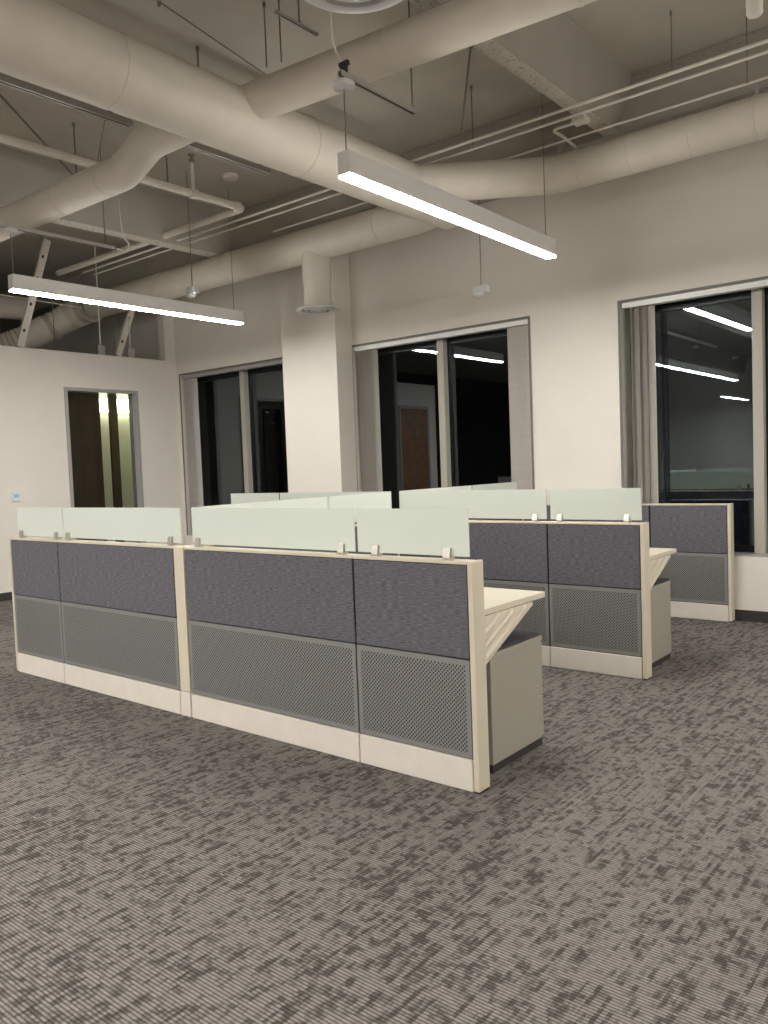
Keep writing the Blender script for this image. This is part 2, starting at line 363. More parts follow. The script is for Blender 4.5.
def screen(label, x, y, w, rz=0, clips=(.10, .10), z0=1.080, h=.219):
    r = thing('frosted_screen', label, 'glass screen', (x, y, 0), rz, 'frosted glass screens on the partitions')
    box('glass_panel', 0, w, .036, .046, z0, z0+h, M['frost'], r, bevel=.001)
    for fx in (clips[0], w-clips[1]):
        bm = bmesh.new()
        prism(bm, [(.020, PH), (.062, PH), (.062, PH+.012), (.054, PH+.056), (.0465, PH+.056), (.0465, PH+.0205), (.0355, PH+.0205), (.0355, PH+.056), (.026, PH+.056), (.018, PH+.012)], 'x', fx-.020, fx+.020)
        link('clip', bm, M['clip'], r, bevel=.001)
    return r
def post(label, x, y, w=.028, h=PH):
    r = thing('end_post', label, 'partition post', (x, y, 0), 0, 'cream end posts of the partitions')
    box('post_cover', 0, w, -.004, PT+.004, .008, h+.002, M['cream'], r, bevel=.005)
    box('foot_plate', .004, w-.004, .006, PT-.006, 0, .008, M['core'], r)
    return r
def connector(label, x, y, w=.11):
    r = thing('connector_post', label, 'partition post', (x, y, 0), 0, 'cream connector posts of the partitions')
    box('post_cover', .006, w-.006, -.003, PT+.003, .158, PH, M['cream'], r, bevel=.004)
    box('base_cover', .006, w-.006, -.006, PT+.006, .003, .154, M['base'], r, bevel=.003)
    box('foot_plate', .012, w-.012, .006, PT-.006, 0, .010, M['core'], r)
    return r
Y1, Y2, Y3 = 3.026, 5.256, 7.484-.0
# row 1
panel('plum grey fabric and mesh panel at the far left end of the nearest row, narrow', -6.279, Y1, .707)
panel('wide plum grey and perforated panel left of the cream connector post in the nearest row', -5.572, Y1, 1.388)
connector('cream connector post between the left and right wings of the nearest row', -4.184, Y1)
panel('wide plum grey and perforated panel right of the cream connector post in the nearest row', -4.074, Y1, 1.376)
panel('narrow plum grey and perforated panel at the right end of the nearest row, in front of the pedestal', -2.698, Y1, .688)
post('tall cream end post at the right end of the nearest partition row', -2.009, Y1, .030)
post('thin cream end trim at the far left end of the nearest partition row', -6.302, Y1, .022)
screen('narrow frosted screen at the far left end of the nearest row', -6.215, Y1, .665, clips=(.06, .085))
screen('wide frosted screen on the left wing of the nearest row, below the glazed doorway', -5.53, Y1, 1.385, clips=(.06, .10))
screen('wide frosted screen on the nearest row just right of the cream connector post', -4.028, Y1, 1.315, clips=(.055, .085))
screen('narrow frosted screen at the right end of the nearest row, above the tall end post', -2.69, Y1, .668, clips=(.12, .115))
# row 2
panel('plum grey panel at the left end of the middle row, hidden behind the nearest row', -6.36, Y2, .70)
panel('wide plum grey panel on the left wing of the middle row, under the dull screen', -5.655, Y2, 1.39)
connector('connector post in the middle row where the long glass run crosses it', -4.264, Y2, .10)
panel('wide plum grey panel on the right wing of the middle row, behind the nearest worktop', -4.163, Y2, 1.373)
panel('narrow plum grey and perforated panel at the right end of the middle row', -2.79, Y2, .691)
post('cream end post at the right end of the middle partition row', -2.098, Y2, .030)
post('cream end trim at the left end of the middle partition row', -6.384, Y2, .022)
screen('narrow frosted screen at the left end of the middle row, before the corner window', -6.315, Y2, .69, clips=(.08, .1))
screen('wide frosted screen on the left wing of the middle row, before the white column', -5.605, Y2, 1.345, clips=(.1, .1))
screen('wide frosted screen on the right wing of the middle row, below the blinds window', -4.168, Y2, 1.358, clips=(.1, .09))
screen('narrow frosted screen at the right end of the middle row', -2.777, Y2, .677, clips=(.075, .10))
# row 3
connector('connector post of the farthest row close to the window wall', -4.345, Y3, .10)
panel('wide plum grey panel of the farthest row, mostly hidden behind the middle row', -4.243, Y3, 1.350)
panel('narrow plum grey and perforated panel at the right end of the farthest row, under the large window', -2.891, Y3, .704)
post('cream end post of the farthest row, standing against the window wall', -2.187, Y3, .030)
# spines along Y
def spine(xa, ya, xb, yb, labels, slabels, n=(.66,)):
    a = Vector((xa, ya)); b = Vector((xb, yb)); Lh = (b-a).length; d = (b-a)/Lh; rz = math.atan2(d.y, d.x)
    nrm = Vector((-d.y, d.x))
    o = a - nrm*PT/2
    cuts = [0, Lh*n[0], Lh]
    for i in range(2):
        p = o + d*cuts[i]; panel(labels[i], p.x, p.y, cuts[i+1]-cuts[i], rz)
        p = o + d*(cuts[i]+.012+(.02 if i == 0 else 0)); screen(slabels[i], p.x, p.y, cuts[i+1]-cuts[i]-.024-(.02 if i == 0 else .02), rz)
spine(-4.129, Y1+PT+.006, -4.213, Y2-.006, ['cross panel running back from the nearest connector post toward the window wall', 'cross panel meeting the middle row from the camera side'],
      ['long frosted screen running back behind the nearest row toward the column', 'frosted screen meeting the middle row at its connector post'], (.62,))
spine(-4.214, Y2+PT+.006, -4.293, Y3-.010, ['cross panel running from the middle row toward the window wall', 'cross panel nearest the window wall'],
      ['frosted screen on the cross panel behind the middle row', 'frosted screen closest to the window wall below the right blinds'], (.56,))

# ------------------------------------------------------------------ desks and pedestals
def desk(label, xr, yf, w=2.0):
    r = thing('worktop', label, 'desk', (xr, yf, 0), 0, 'cream worktops behind the partitions')
    D = .715
    box('top', -w, 0, .002, D, .780, .810, M['worktop'], r, bevel=.003)
    for xx in (.010, -w+.04):
        bm = bmesh.new()
        prism(bm, [(.002, .779), (D-.155, .779), (D-.155, .764), (.010, .508), (.002, .508)], 'x', xx-.009, xx)
        g = link('support_bracket', bm, M['bracket'], r)
        bm = bmesh.new()                                      # raised ribs parallel to the sloping edge
        s = Vector((D-.165, .256)).normalized()
        for k in range(4):
            off = .030 + .055*k
            nx, nz = -s.y, s.x
            p0 = Vector((.008, .514)) + Vector((nx, nz))*off; 
            if p0.x < .008: p0 += s*((.008-p0.x)/s.x)
            t = (.765-p0.y)/s.y; p1 = p0 + s*t
            tube(bm, [(xx+.002, p0.x, p0.y), (xx+.002, p1.x, p1.y)], .016, 12)
        link('stiffening_rib', bm, M['bracket'], g, smooth=True)
    return r
desk('cream worktop with sloping ribbed bracket behind the nearest row', -2.055, Y1+PT+.006, 1.96)
desk('cream worktop behind the end panel of the middle row', -2.140, Y2+PT+.006, 1.95)
def pedestal(label, xr, y0, h=.585, w=.40, d=.515):
    r = thing('mobile_pedestal', label, 'drawer pedestal', (xr, y0, 0), 0, 'mobile drawer pedestals with charcoal seat pads')
    box('body', -w, 0, 0, d-.02, .045, h-.028, M['beige_metal'], r, bevel=.003)
    box('top_rim', -w-.001, .001, -.001, d, h-.028, h, M['beige_metal'], r, bevel=.003)
    c = box('seat_pad', -w+.006, -.006, .006, d-.006, h, h+.014, M['cushion'], r, bevel=.006)
    for z0, z1 in ((.050, .265), (.270, h-.032)):
        dr = box('drawer', -w+.002, -.002, d-.019, d, z0, z1, M['beige_metal'], r, bevel=.003)
        bm = bmesh.new(); bx(bm, -w/2-.06, -w/2+.06, d+.0, d+.018, z1-.05, z1-.035); link('handle', bm, M['steel'], dr, bevel=.003)
    box('plinth', -w+.01, -.01, .01, d-.005, .0, .044, M['slot'], r)
    return r
pedestal('beige drawer pedestal with charcoal seat pad beside the nearest row end post', -2.052, 3.262)
pedestal('beige drawer pedestal with charcoal pad beside the middle row end post', -2.145, 5.42)

# ------------------------------------------------------------------ linear lights
def linear_light(label, x, y0, y1, z=FZ, rz=0, group='suspended linear lights'):
    r = thing('linear_light', label, 'pendant light', (x, y0, z), rz, group)
    Lg = y1-y0; w = .046; h = .137
    bm = bmesh.new(); bx(bm, -w, w, 0, Lg, .004, h)
    link('housing', bm, M['housing'], r, bevel=.003)
    bm = bmesh.new(); bx(bm, -w+.004, w-.004, .004, Lg-.004, -.010, .0035); link('lens', bm, M['lens'], r)
    for yy in (.03, Lg-.10):
        bm = bmesh.new(); zt = .500 if yy < 1 else SLAB-z; tube(bm, [(0, yy, h), (0, yy, zt)], .0035, 8); link('suspension_cable', bm, M['wire'], r)
        if yy > 1:
            bm = bmesh.new(); lathe(bm, [(0, h-z*0), (.012, h), (.012, h+.02), (0, h+.02)], (0, yy, 0), 12); link('cable_grip', bm, M['steel'], r)
    bm = bmesh.new(); lathe(bm, [(0, .500), (.056, .500), (.066, .507), (.066, .530), (.05, .545), (0, .545)], (0, .03, 0), 28); link('canopy', bm, M['white'], r, smooth=True)
    return r
linear_light('bright suspended linear light nearest the camera, below the white canopy', FX1, FY0+.02, FY1, rz=math.radians(1.0))
linear_light('bright suspended linear light at the left, in front of the low wall opening', FX2, FY0, FY1)
for k, (x, y0, y1) in enumerate([(-3.3, -1.9, .73), (-7.3, -1.9, .73), (-3.3, -4.6, -2.0), (-9.4, -3.6, -1.0), (.6, 3.7, 6.33), (4.4, 3.7, 6.33), (.6, -1.2, 1.43), (4.4, -1.2, 1.43), (-5.6, -1.5, 1.1), (-5.6, -4.25, -1.62), (-9.0, -6.5, -3.9), (.6, -6.1, -3.5), (-3.3, -9.8, -7.2), (-7.4, -11.9, -9.3), (.6, -11, -8.4)]):  # unseen fixtures; most added to brighten the room, a few set from window reflections
    linear_light('one of the unseen linear lights, most added to brighten the room' if 1 else '', x, y0, y1, group='linear lights outside the picture')

# ------------------------------------------------------------------ ducts
def duct(label, pts, r, seg=36, bands=(), name='air_duct', taper=None, rnd=.3):
    t = thing(name, label, 'air duct', pts[0], 0)
    o0 = Vector(pts[0]); P = arc(pts, rnd, 8) if len(pts) > 2 else [Vector(p) for p in pts]
    bm = bmesh.new(); tube(bm, [p-o0 for p in P], taper or r, seg); link('duct_shell', bm, M['duct'], t, smooth=True)
    for p, d in bands:
        p = Vector(p)-o0; d = Vector(d).normalized()
        bm = bmesh.new(); tube(bm, [p-d*.012, p+d*.012], r+.0035, seg); link('seam_band', bm, M['duct'], t, smooth=True)
    return t
def diffuser(parent, x, y, z, ztop, rn=.155, rd=.25):
    o0 = Vector(parent.location)
    bm = bmesh.new(); tube(bm, [Vector((x, y, z+.03))-o0, Vector((x, y, z+.30))-o0, Vector((x, y, z+.31))-o0, Vector((x, y, ztop))-o0], [rn, rn, rn+.008, rn+.008], 32); link('diffuser_neck', bm, M['duct'], parent, smooth=True)
    c = (x-o0.x, y-o0.y, z-o0.z)
    bm = bmesh.new(); lathe(bm, [(rn, .035), (rd-.02, .028), (rd, .012), (rd, .004), (rd-.04, -.004), (rd-.055, .0), (rd-.06, .03), (rn, .035)], c, 40)
    f = link('diffuser_face', bm, M['white'], parent, smooth=True)
    bm = bmesh.new()
    for ra in (.155, .095, .045):
        lathe(bm, [(ra, -.004), (ra+.012, .012), (ra+.006, .018), (ra-.028, .0), (ra-.03, -.006), (ra, -.004)], c, 36)
    link('louvre_rings', bm, M['white'], f, smooth=True)
    bm = bmesh.new(); lathe(bm, [(0, .028), (rd-.058, .028), (rd-.058, .034), (0, .034)], c, 32); link('plenum_back', bm, M['slot'], f)
# main duct along Y
D1X, D1Z = -4.46, 4.0
duct('fat round duct crossing the upper left diagonally, largest of all', [(D1X, -6, D1Z), (D1X, 6.62, D1Z)], .222, bands=[((D1X, 1.45, D1Z), (0, 1, 0)), ((D1X, 2.95, D1Z), (0, 1, 0)), ((D1X, 4.6, D1Z), (0, 1, 0))], name='main_duct')
t = duct('left wall duct above the column, with a round ceiling diffuser hanging from it', [(-4.42, 6.35, 4.0), (-4.80, 6.73, 4.04), (-10.9, 6.73, 4.05)], .186, bands=[((-5.4, 6.73, 4.04), (1, 0, 0)), ((-7.8, 6.73, 4.05), (1, 0, 0)), ((-9.2, 6.73, 4.05), (1, 0, 0))], name='perimeter_duct', rnd=.45)
diffuser(t, -6.37, 6.74, 3.30, 4.0)
t = duct('right wall duct running along the window wall from its elbow to the picture edge', [(D1X+.02, 5.92, 4.02), (-3.62, 6.60, 4.05), (-3.38, 6.75, 4.05), (6.3, 6.75, 4.05)], .162, bands=[((-3.15, 6.75, 4.05), (1, 0, 0)), ((-2.7, 6.75, 4.05), (1, 0, 0)), ((-2.2, 6.75, 4.05), (1, 0, 0)), ((-3.60, 6.615, 4.05), (1, .7, 0))], name='perimeter_duct', rnd=.35)
duct('cross duct passing over the near linear light at the top of the picture', [(D1X+.06, 3.975, 4.085), (2.0, 4.785, 4.20)], .130, bands=[((-3.2, 4.127, 4.106), (1, .1262, .018)), ((-2.0, 4.280, 4.128), (1, .1262, .018))], name='branch_duct')
duct('s-bent branch duct leaving the main duct toward the upper left edge', [(D1X-.20, 3.90, 4.11), (-5.42, 3.90, 4.11), (-5.78, 3.90, 3.965), (-9.8, 3.84, 3.99)], .135, bands=[((-6.02, 3.896, 3.967), (1, 0, 0)), ((-6.7, 3.886, 3.97), (1, 0, 0))], name='branch_duct', rnd=.35)
t = duct('short drop duct with a round ceiling diffuser at the top picture edge', [(-2.05, 2.45, 4.35), (-2.05, -1.0, 4.35)], .16, name='drop_duct')
diffuser(t, -2.05, 2.45, 3.37, 4.33)
for hy in (2.0, .5):
    bm = bmesh.new(); tube(bm, [(0, hy-2.45, .155), (0, hy-2.45, SLAB-4.352)], .006, 8); link('hanger', bm, M['wire'], t)
# ducts seen over the low wall
FP = [(-11.0, 6.73, 4.05), (-11.35, 6.73, 4.03), (-11.65, 6.45, 3.82), (-11.9, 6.0, 3.55), (-12.3, 5.75, 3.42)]
fl = thing('flexible_duct', 'dusky ribbed flexible duct elbow over the low left wall, behind the left linear light', 'air duct', FP[0])
bm = bmesh.new(); pp_ = [p-Vector(FP[0]) for p in arc(FP, .5, 14)]
tube(bm, pp_, [.20 + .014*math.cos(k*2.1) for k in range(len(pp_))], 30); link('ribbed_hose', bm, M['duct'], fl, smooth=True)
bm = bmesh.new(); tube(bm, [pp_[0], pp_[0]+(pp_[1]-pp_[0]).normalized()*.05], .219, 30); link('clamp_ring', bm, M['duct'], fl, smooth=True)
duct('dim round duct in the dark void over the low left wall', [(-12.0, 2.0, 4.1), (-12.0, 6.2, 4.1)], .17, name='air_duct', bands=[((-12.0, 5.2, 4.1), (0, 1, 0))])

# ------------------------------------------------------------------ pipes, struts, rods
def pipe(label, pts, r, rnd=.06, name='ceiling_pipe', mat='pipe', cat='pipe', fit=()):
    t = thing(name, label, cat, pts[0]); o0 = Vector(pts[0])
    bm = bmesh.new(); tube(bm, [Vector(p)-o0 for p in (arc(pts, rnd, 6) if len(pts) > 2 else [Vector(p) for p in pts])], r, 14); link('tube', bm, M[mat], t, smooth=True)
    for p, d in fit:
        p = Vector(p)-o0; d = Vector(d).normalized(); bm = bmesh.new(); tube(bm, [p-d*.04, p+d*.04], r*1.35, 14); link('coupling', bm, M[mat], t, smooth=True)
    return t
pipe('upper of two parallel thin conduits running along the girder at the upper right', [(-10, 6.02, 4.26), (5, 6.02, 4.26)], .013, name='conduit', cat='conduit')
pipe('lower of two parallel thin conduits running along the girder at the upper right', [(-10, 6.18, 4.26), (5, 6.18, 4.26)], .011, name='conduit', cat='conduit')
pipe('thin conduit just above the right wall duct', [(-6.9, 6.60, 4.265), (5, 6.60, 4.265)], .010, name='conduit', cat='conduit')
pipe('thick sprinkler pipe with an elbow at the upper left, in front of the beam', [(-6.55, -6, 4.28), (-6.55, 5.84, 4.28), (-10.3, 5.84, 4.28)], .038, name='sprinkler_pipe',
     fit=[((-6.55, 3.05, 4.28), (0, 1, 0)), ((-6.55, 5.2, 4.28), (0, 1, 0)), ((-6.55, 5.75, 4.28), (0, 1, 0))])
pipe('short looped conduit hanging beside the beam above the right wall duct', [(-3.20, 6.74, 4.24), (-3.20, 6.50, 4.262), (-3.205, 6.31, 4.262), (-3.0, 6.32, 4.262)], .013, .06, name='conduit', cat='conduit')
t = thing('junction_box', 'small pale junction box fixed under the beam at the conduit loop', 'junction box', (-2.95, 6.32, 4.25)); box('box_body', -.06, .06, -.05, .05, -.0, .045, M['pipe'], t, bevel=.004)
box('cover_plate', -.055, .055, -.045, .045, -.006, -.001, M['pipe'], t, bevel=.002)
# upright sprinkler
t = thing('upright_sprinkler', 'upright sprinkler rising from the thick pipe at the upper left', 'sprinkler', (-6.55, 5.2, 4.32))
bm = bmesh.new(); tube(bm, [(0, 0, 0), (0, 0, .26)], .018, 12); link('riser', bm, M['pipe'], t, smooth=True)
bm = bmesh.new(); lathe(bm, [(0, .26), (.022, .26), (.03, .29), (.012, .31), (.04, .34), (0, .345)], (0, 0, 0), 16); link('head', bm, M['wire'], t, smooth=True)
t = thing('smoke_detector', 'round pale smoke detector on the ceiling slab at upper left', 'smoke detector', (-6.86, 5.96, SLAB-.002))
bm = bmesh.new(); lathe(bm, [(0, 0), (.085, 0), (.085, -.03), (.07, -.045), (0, -.045)], (0, 0, 0), 28); link('housing', bm, M['pipe'], t, smooth=True)
bm = bmesh.new(); lathe(bm, [(0, -.046), (.03, -.046), (.03, -.056), (0, -.056)], (0, 0, 0), 20); link('sensor_cap', bm, M['pipe'], t, smooth=True)
# strut channels
def strut(label, p0, p1, rods=(), mat='steel', hs=.8):
    t = thing('strut_channel', label, 'strut channel', p0); d = Vector(p1)-Vector(p0); Lg = d.length; rz = math.atan2(d.y, d.x); t.rotation_euler = (0, 0, rz)
    bm = bmesh.new(); prism(bm, [(a_*hs, b_*hs) for a_, b_ in [(-.02, 0), (-.02, .04), (.02, .04), (.02, 0), (.009, 0), (.009, .004), (.016, .004), (.016, .036), (-.016, .036), (-.016, .004), (-.009, .004), (-.009, 0)]], 'x', 0, Lg); link('channel', bm, M[mat], t)
    box('channel_slot', .01, Lg-.01, -.0088*hs, .0088*hs, .0005, .003, M['slot'], t)
    for a in rods:
        bm = bmesh.new(); tube(bm, [(a, 0, .041*hs), (a, 0, SLAB-.002-p0[2])], .006, 8); link('threaded_rod', bm, M['wire'], t)
        bm = bmesh.new(); tube(bm, [(a, 0, .041*hs), (a, 0, .052*hs)], .016, 6); link('nut', bm, M['wire'], t)
    return t
strut('slotted strut carrying the canopy of the near linear light', (FX1, 3.64, FZ+.565), (FX1, 4.36, FZ+.565), rods=(.70,))
strut('slotted strut above the cross duct at the top of the picture', (-3.63, 3.575, 4.28), (-3.63, 3.94, 4.28), rods=(.2,), hs=.45)
strut('strut carrying the canopy of the left linear light', (FX2, 2.9, FZ+.548), (FX2, 4.70, FZ+.548), rods=(.3, 1.7))
strut('slotted strut running beside the main duct at the upper left', (-5.62, 1.3, 4.27), (-5.62, 3.88, 4.27), rods=(.4, 1.3, 2.4), hs=1.2)
strut('slotted strut beside the far end of the main duct', (-5.62, 4.25, 4.27), (-5.62, 5.35, 4.27), rods=(.2, 1.0), hs=1.2)
# connector hardware at the near canopy
t = thing('cable_gland', 'dark metal gland above the white canopy of the near light', 'fitting', (FX1, 3.68, FZ+.595))
bm = bmesh.new(); tube(bm, [(0, 0, 0), (0, 0, .05)], .022, 12); tube(bm, [(-.03, .0, .05), (.03, .0, .05)], .018, 10); link('gland_body', bm, M['slot'], t, smooth=True)
bm = bmesh.new(); tube(bm, arc([(-.01, 0, .06), (-.06, 0, .14), (-.06, -.03, .2), (-.06, -.06, .9), (-.06, -.06, SLAB-FZ-.597)], .05), .008, 8); link('flexible_lead', bm, M['pipe'], t, smooth=True)
t = thing('flexible_conduit', 'curled pale flexible conduit at the end of the left strut', 'conduit', (FX2, 4.72, 3.785))
bm = bmesh.new(); tube(bm, arc([(0, 0, 0), (0, .12, .0), (.0, .16, .06), (0, .08, .16), (0, .06, .32), (0, .02, SLAB-3.787)], .05, 6), .010, 10); link('conduit_tube', bm, M['pipe'], t, smooth=True)
# hanger rods
def rod(label, x, y, z0, r=.005, z1=None, lean=(0, 0)):
    t = thing('hanger_rod', label, 'hanger rod', (x, y, z0), 0, 'thin hanger rods in the ceiling')
    bm = bmesh.new(); tube(bm, [(0, 0, 0), (lean[0], lean[1], (z1 or SLAB-.002)-z0)], r, 8); link('rod', bm, M['wire'], t)
    bm = bmesh.new(); tube(bm, [(lean[0], lean[1], (z1 or SLAB-.002)-z0-.03), (lean[0], lean[1], (z1 or SLAB-.002)-z0)], r*2.2, 8); link('anchor', bm, M['wire'], t)
rod('thin hanger rod holding the cross duct right of the near canopy', -2.9, 4.17, 4.297)
rod('slanted brace wire beside the beam, right of centre at the top', -3.80, 5.85, 4.30, .009, lean=(.36, -.38))
rod('hanger rod beside the slanted wire right of centre', -3.82, 6.055, 4.24, .006)
rod('hanger rod over the conduits with an angle clip at the top right', -2.124, 6.10, 4.28, .004)
rod('thin hanger rod over the right wall duct at the right picture edge', -1.70, 6.45, 4.2, .004)
rod('tall thin hanger rod left of the near canopy, over the cross duct', -4.185, 4.01, 4.297, .005)
rod('hanger rod of the cross duct under the short upper strut', -4.06, 4.03, 4.297, .005)
rod('short hanger rod above the main duct at the upper left', -4.98, 4.06, 4.55, .006)
rod('long slanted wire crossing the slab above the main duct', -4.75, 4.62, 4.60, .005, lean=(.05, -1.1))
rod('long slanted wire at the upper left ending behind the branch duct', -7.60, 4.68, 4.45, .009, lean=(.85, -1.30))
rod('second slanted wire at the upper left behind the branch duct', -7.15, 4.50, 4.45, .005, lean=(.61, -.25))
rod('hanger rod holding the bend of the branch duct', -6.85, 4.12, 4.10, .007)
rod('hanger rod of the thick sprinkler pipe at the far upper left', -6.55, 3.05, 4.31, .008)
rod('hanger rod of the thick sprinkler pipe beside the sprinkler', -6.55, 4.9, 4.31, .008)
rod('hanger rod of the left wall duct above the left linear light', -8.0, 6.5, 4.2, .005)
t = thing('spot_light', 'small pale cylindrical spot lamp at the top right picture corner', 'spot lamp', (-1.30, 5.1, 4.0))
bm = bmesh.new(); lathe(bm, [(0, .0), (.035, .0), (.045, .015), (.045, .10), (.02, .13), (0, .13)], (0, 0, 0), 24); link('shade', bm, M['pipe'], t, smooth=True)
bm = bmesh.new(); tube(bm, [(0, 0, .13), (0, 0, SLAB-4.002)], .010, 10); link('stem', bm, M['pipe'], t, smooth=True)
for k, (x, y) in enumerate([(-10.6, 4.9), (-10.7, 6.9), (-10.6, 5.9)]):
    rod(['thin rod in the dark void left of the first brace', 'thin rod in the dark void near the corner pier', 'thin rod in the dark void between the braces'][k], x, y, 3.3, .006)
for k, xx in enumerate((-3.36, -1.71)):
    t = thing('duct_strap', ['metal strap holding the right wall duct at its elbow', 'metal strap holding the right wall duct near the picture edge'][k], 'duct hanger', (xx, 6.75, 4.21), 0, 'duct straps over the wall duct')
    box('strap', -.012, .012, -.02, .02, .003, GZ-.002-4.21, M['steel'], t)
    bm = bmesh.new(); tube(bm, [(-.012, 0, -.16), (.012, 0, -.16)], .167, 30); link('band', bm, M['duct'], t, smooth=True)

# hanging sensors
def sensor(label, x, y, z, ztop):
    t = thing('hanging_sensor', label, 'sensor', (x, y, z), 0, 'white sensors on cords')
    box('body', -.075, .075, -.035, .035, 0, .075, M['white'], t, bevel=.008)
    bm = bmesh.new(); lathe(bm, [(0, -.035), (.04, -.03), (.06, -.012), (.06, 0), (0, 0)], (-.04, 0, 0), 24); link('lens_ring', bm, M['white'], t, smooth=True)
    bm = bmesh.new(); tube(bm, [(0, 0, .075), (0, 0, ztop-z)], .005, 8); link('cord', bm, M['wire'], t)
sensor('white sensor box on a long cord, right of centre below the near light', -4.34, 6.95, 3.19, GZ-.002)
sensor('white sensor box on a cord just above the left linear light', -7.10, 5.56, 3.44, SLAB-.002)
# wall top braces (perforated angle)
def brace(label, y0, y1):
    t = thing('slotted_brace', label, 'brace', (XL-.10, y0, 3.223), 0, 'slotted braces over the low wall')
    d = Vector((0, y1-y0, SLAB-.004-3.223)); Lg = d.length; u = d.normalized(); n = Vector((0, u.z, -u.y))
    bm = bmesh.new()
    def q(a, b, c): return n*a + u*b + Vector((c, 0, 0))
    vs = []
    for (a0, a1, c0, c1) in ((-.055, .055, 0, .006), (-.055, -.049, 0, .05)):
        V = [bm.verts.new(q(a, b, c)) for a in (a0, a1) for b in (0.03, Lg-.03) for c in (c0, c1)]
        for f in ((0,1,3,2),(4,6,7,5),(0,4,5,1),(2,3,7,6),(0,2,6,4),(1,5,7,3)): bm.faces.new([V[i] for i in f])
    link('angle_iron', bm, M['pipe'], t)
    for b in (.25, .62, .99, 1.3):
        bm = bmesh.new(); c = q(0, b, .0065)
        ring = [bm.verts.new(c + n*(.016*math.cos(a*math.pi/6)) + u*(.024*math.sin(a*math.pi/6))) for a in range(12)]
        r2 = [bm.verts.new(v.co + Vector((.0015, 0, 0))) for v in ring]
        bm.faces.new(ring); bm.faces.new(r2[::-1])
        for i in range(12): bm.faces.new([ring[i], ring[(i+1)%12], r2[(i+1)%12], r2[i]])
        link('bolt_hole', bm, M['slot'], t)
brace('left slotted steel brace standing on the low wall', 5.24, 5.72)
brace('right slotted steel brace standing on the low wall', 6.67, 7.27)
for k, y in enumerate((6.40, 6.88)):
    t = thing('electrical_box', ['small grey electrical box on the low wall top between the braces', 'small grey electrical box on the low wall top by the corner pier'][k], 'electrical box', (XL-.08, y, 3.223), 0, 'electrical boxes on the low wall')
    box('box_body', -.03, .03, -.055, .055, 0, .14, M['steel'], t, bevel=.004)
    bm = bmesh.new(); tube(bm, [(0, 0, .14), (0, 0, (SLAB-3.227) if k == 0 else .58)], .010, 10); link('conduit', bm, M['pipe'], t, smooth=True)
pipe('thin cable crossing the dark void behind the braces', [(-10.7, 3.2, 4.02), (-10.7, 6.4, 3.95)], .008, name='cable', cat='cable')

# thermostat
t = thing('thermostat', 'small white thermostat with blue screen on the left wall', 'thermostat', (XL+.001, 5.02, 1.25), 0)
box('case', 0, .022, -.055, .055, 0, .11, M['white'], t, bevel=.005)
box('display', .0225, .024, -.035, .035, .045, .09, M['screenblue'], t)

# ------------------------------------------------------------------ vertical blinds
def vane_mesh(h):
    bm = bmesh.new(); pts = []
    n = 6; w = .088
    for i in range(n+1):
        t = i/n-.5; pts.append((t*w, .006*(1-4*t*t)))
    poly = pts + [(x, y+.0012) for x, y in reversed(pts)]
    prism(bm, poly, 'z', -h, 0)
    me = bpy.data.meshes.new('vane'); bmesh.ops.recalc_face_normals(bm, faces=bm.faces); bm.to_mesh(me); bm.free(); me.materials.append(M['vane']); return me
VH = WTOP-.062-SILL-.03; VM = vane_mesh(VH)
def blinds(label, i, stacks, jit=.06):
    w = W[i]; yb = YW+.065
    t = thing('vertical_blind', label, 'blinds', ((w[0]+w[1])/2, yb, WTOP), 0, 'vertical blinds in the windows')
    hr = box('headrail', w[0]+.012-t.location.x, w[1]-.012-t.location.x, -.055, .03, -.055, -.003, M['trim'] if i == 0 else M['housing'], t, bevel=.003)
    for (x0, n, dx, ang) in stacks:
        for k in range(n):
            o = bpy.data.objects.new('vane', VM); COL.objects.link(o); o.parent = t
            o.location = (x0+k*dx-t.location.x, random.uniform(-.003, .003), -.058); o.rotation_euler = (0, 0, math.radians(ang)+random.uniform(-jit, jit))
blinds('grey vertical blinds bunched at the left of the window beside the corner', 0, [(W[0][0]+.05, 11, .020, 78)])
blinds('pale vertical blinds bunched at both sides of the middle window', 1, [(W[1][0]+.06, 13, .020, 74), (W[1][1]-.27, 12, .020, 150)])
blinds('grey brown vertical blinds bunched at the left of the large right window', 2, [(W[2][0]+.10, 2, .060, 62), (W[2][0]+.185, 5, .024, 72)], jit=.30)

# ------------------------------------------------------------------ beyond the glazed opening
def slabbox(name, label, cat, x0, x1, y0, y1, z0, z1, mat, part='board'):
    t = thing(name, label, cat, ((x0+x1)/2, (y0+y1)/2, z0)); a, b = (x1-x0)/2, (y1-y0)/2
    box(part, -a, a, -b, b, 0, z1-z0, mat, t, bevel=.004); return t
t = slabbox('wooden_door', 'dark wooden door leaf seen at the left inside the glazed opening', 'door', -10.55, -10.50, 5.42, 6.10, .005, 2.6, M['darkwood'], 'leaf')
bm = bmesh.new(); tube(bm, [(.026, .18, 1.0), (.07, .18, 1.0), (.07, .08, 1.0)], .010, 10); link('handle', bm, M['steel'], t, smooth=True)
t = slabbox('wood_panel', 'dull brown wall panel inside the glazed opening beside the dark door', 'wall panel', -10.75, -10.70, 6.13, 6.595, .005, 2.9, M['darkwood'])
t = slabbox('corridor_post', 'narrow dark post between two bright strips inside the glazed opening', 'post', -10.75, -10.70, 6.755, 6.885, .005, 2.95, M['darkwood'])
t = thing('corridor_glow_box', 'yellowish light box added beyond the glazed opening for a reflected ceiling light', 'added light box', (-11.298, 7.05, 2.52))  # added light box in place of a ceiling light's reflection in the glass
box('housing', .0, .02, -.52, .52, -.01, .21, M['white'], t, bevel=.004); box('lens', .021, .09, -.51, .51, 0, .20, M['corr_glow'], t)
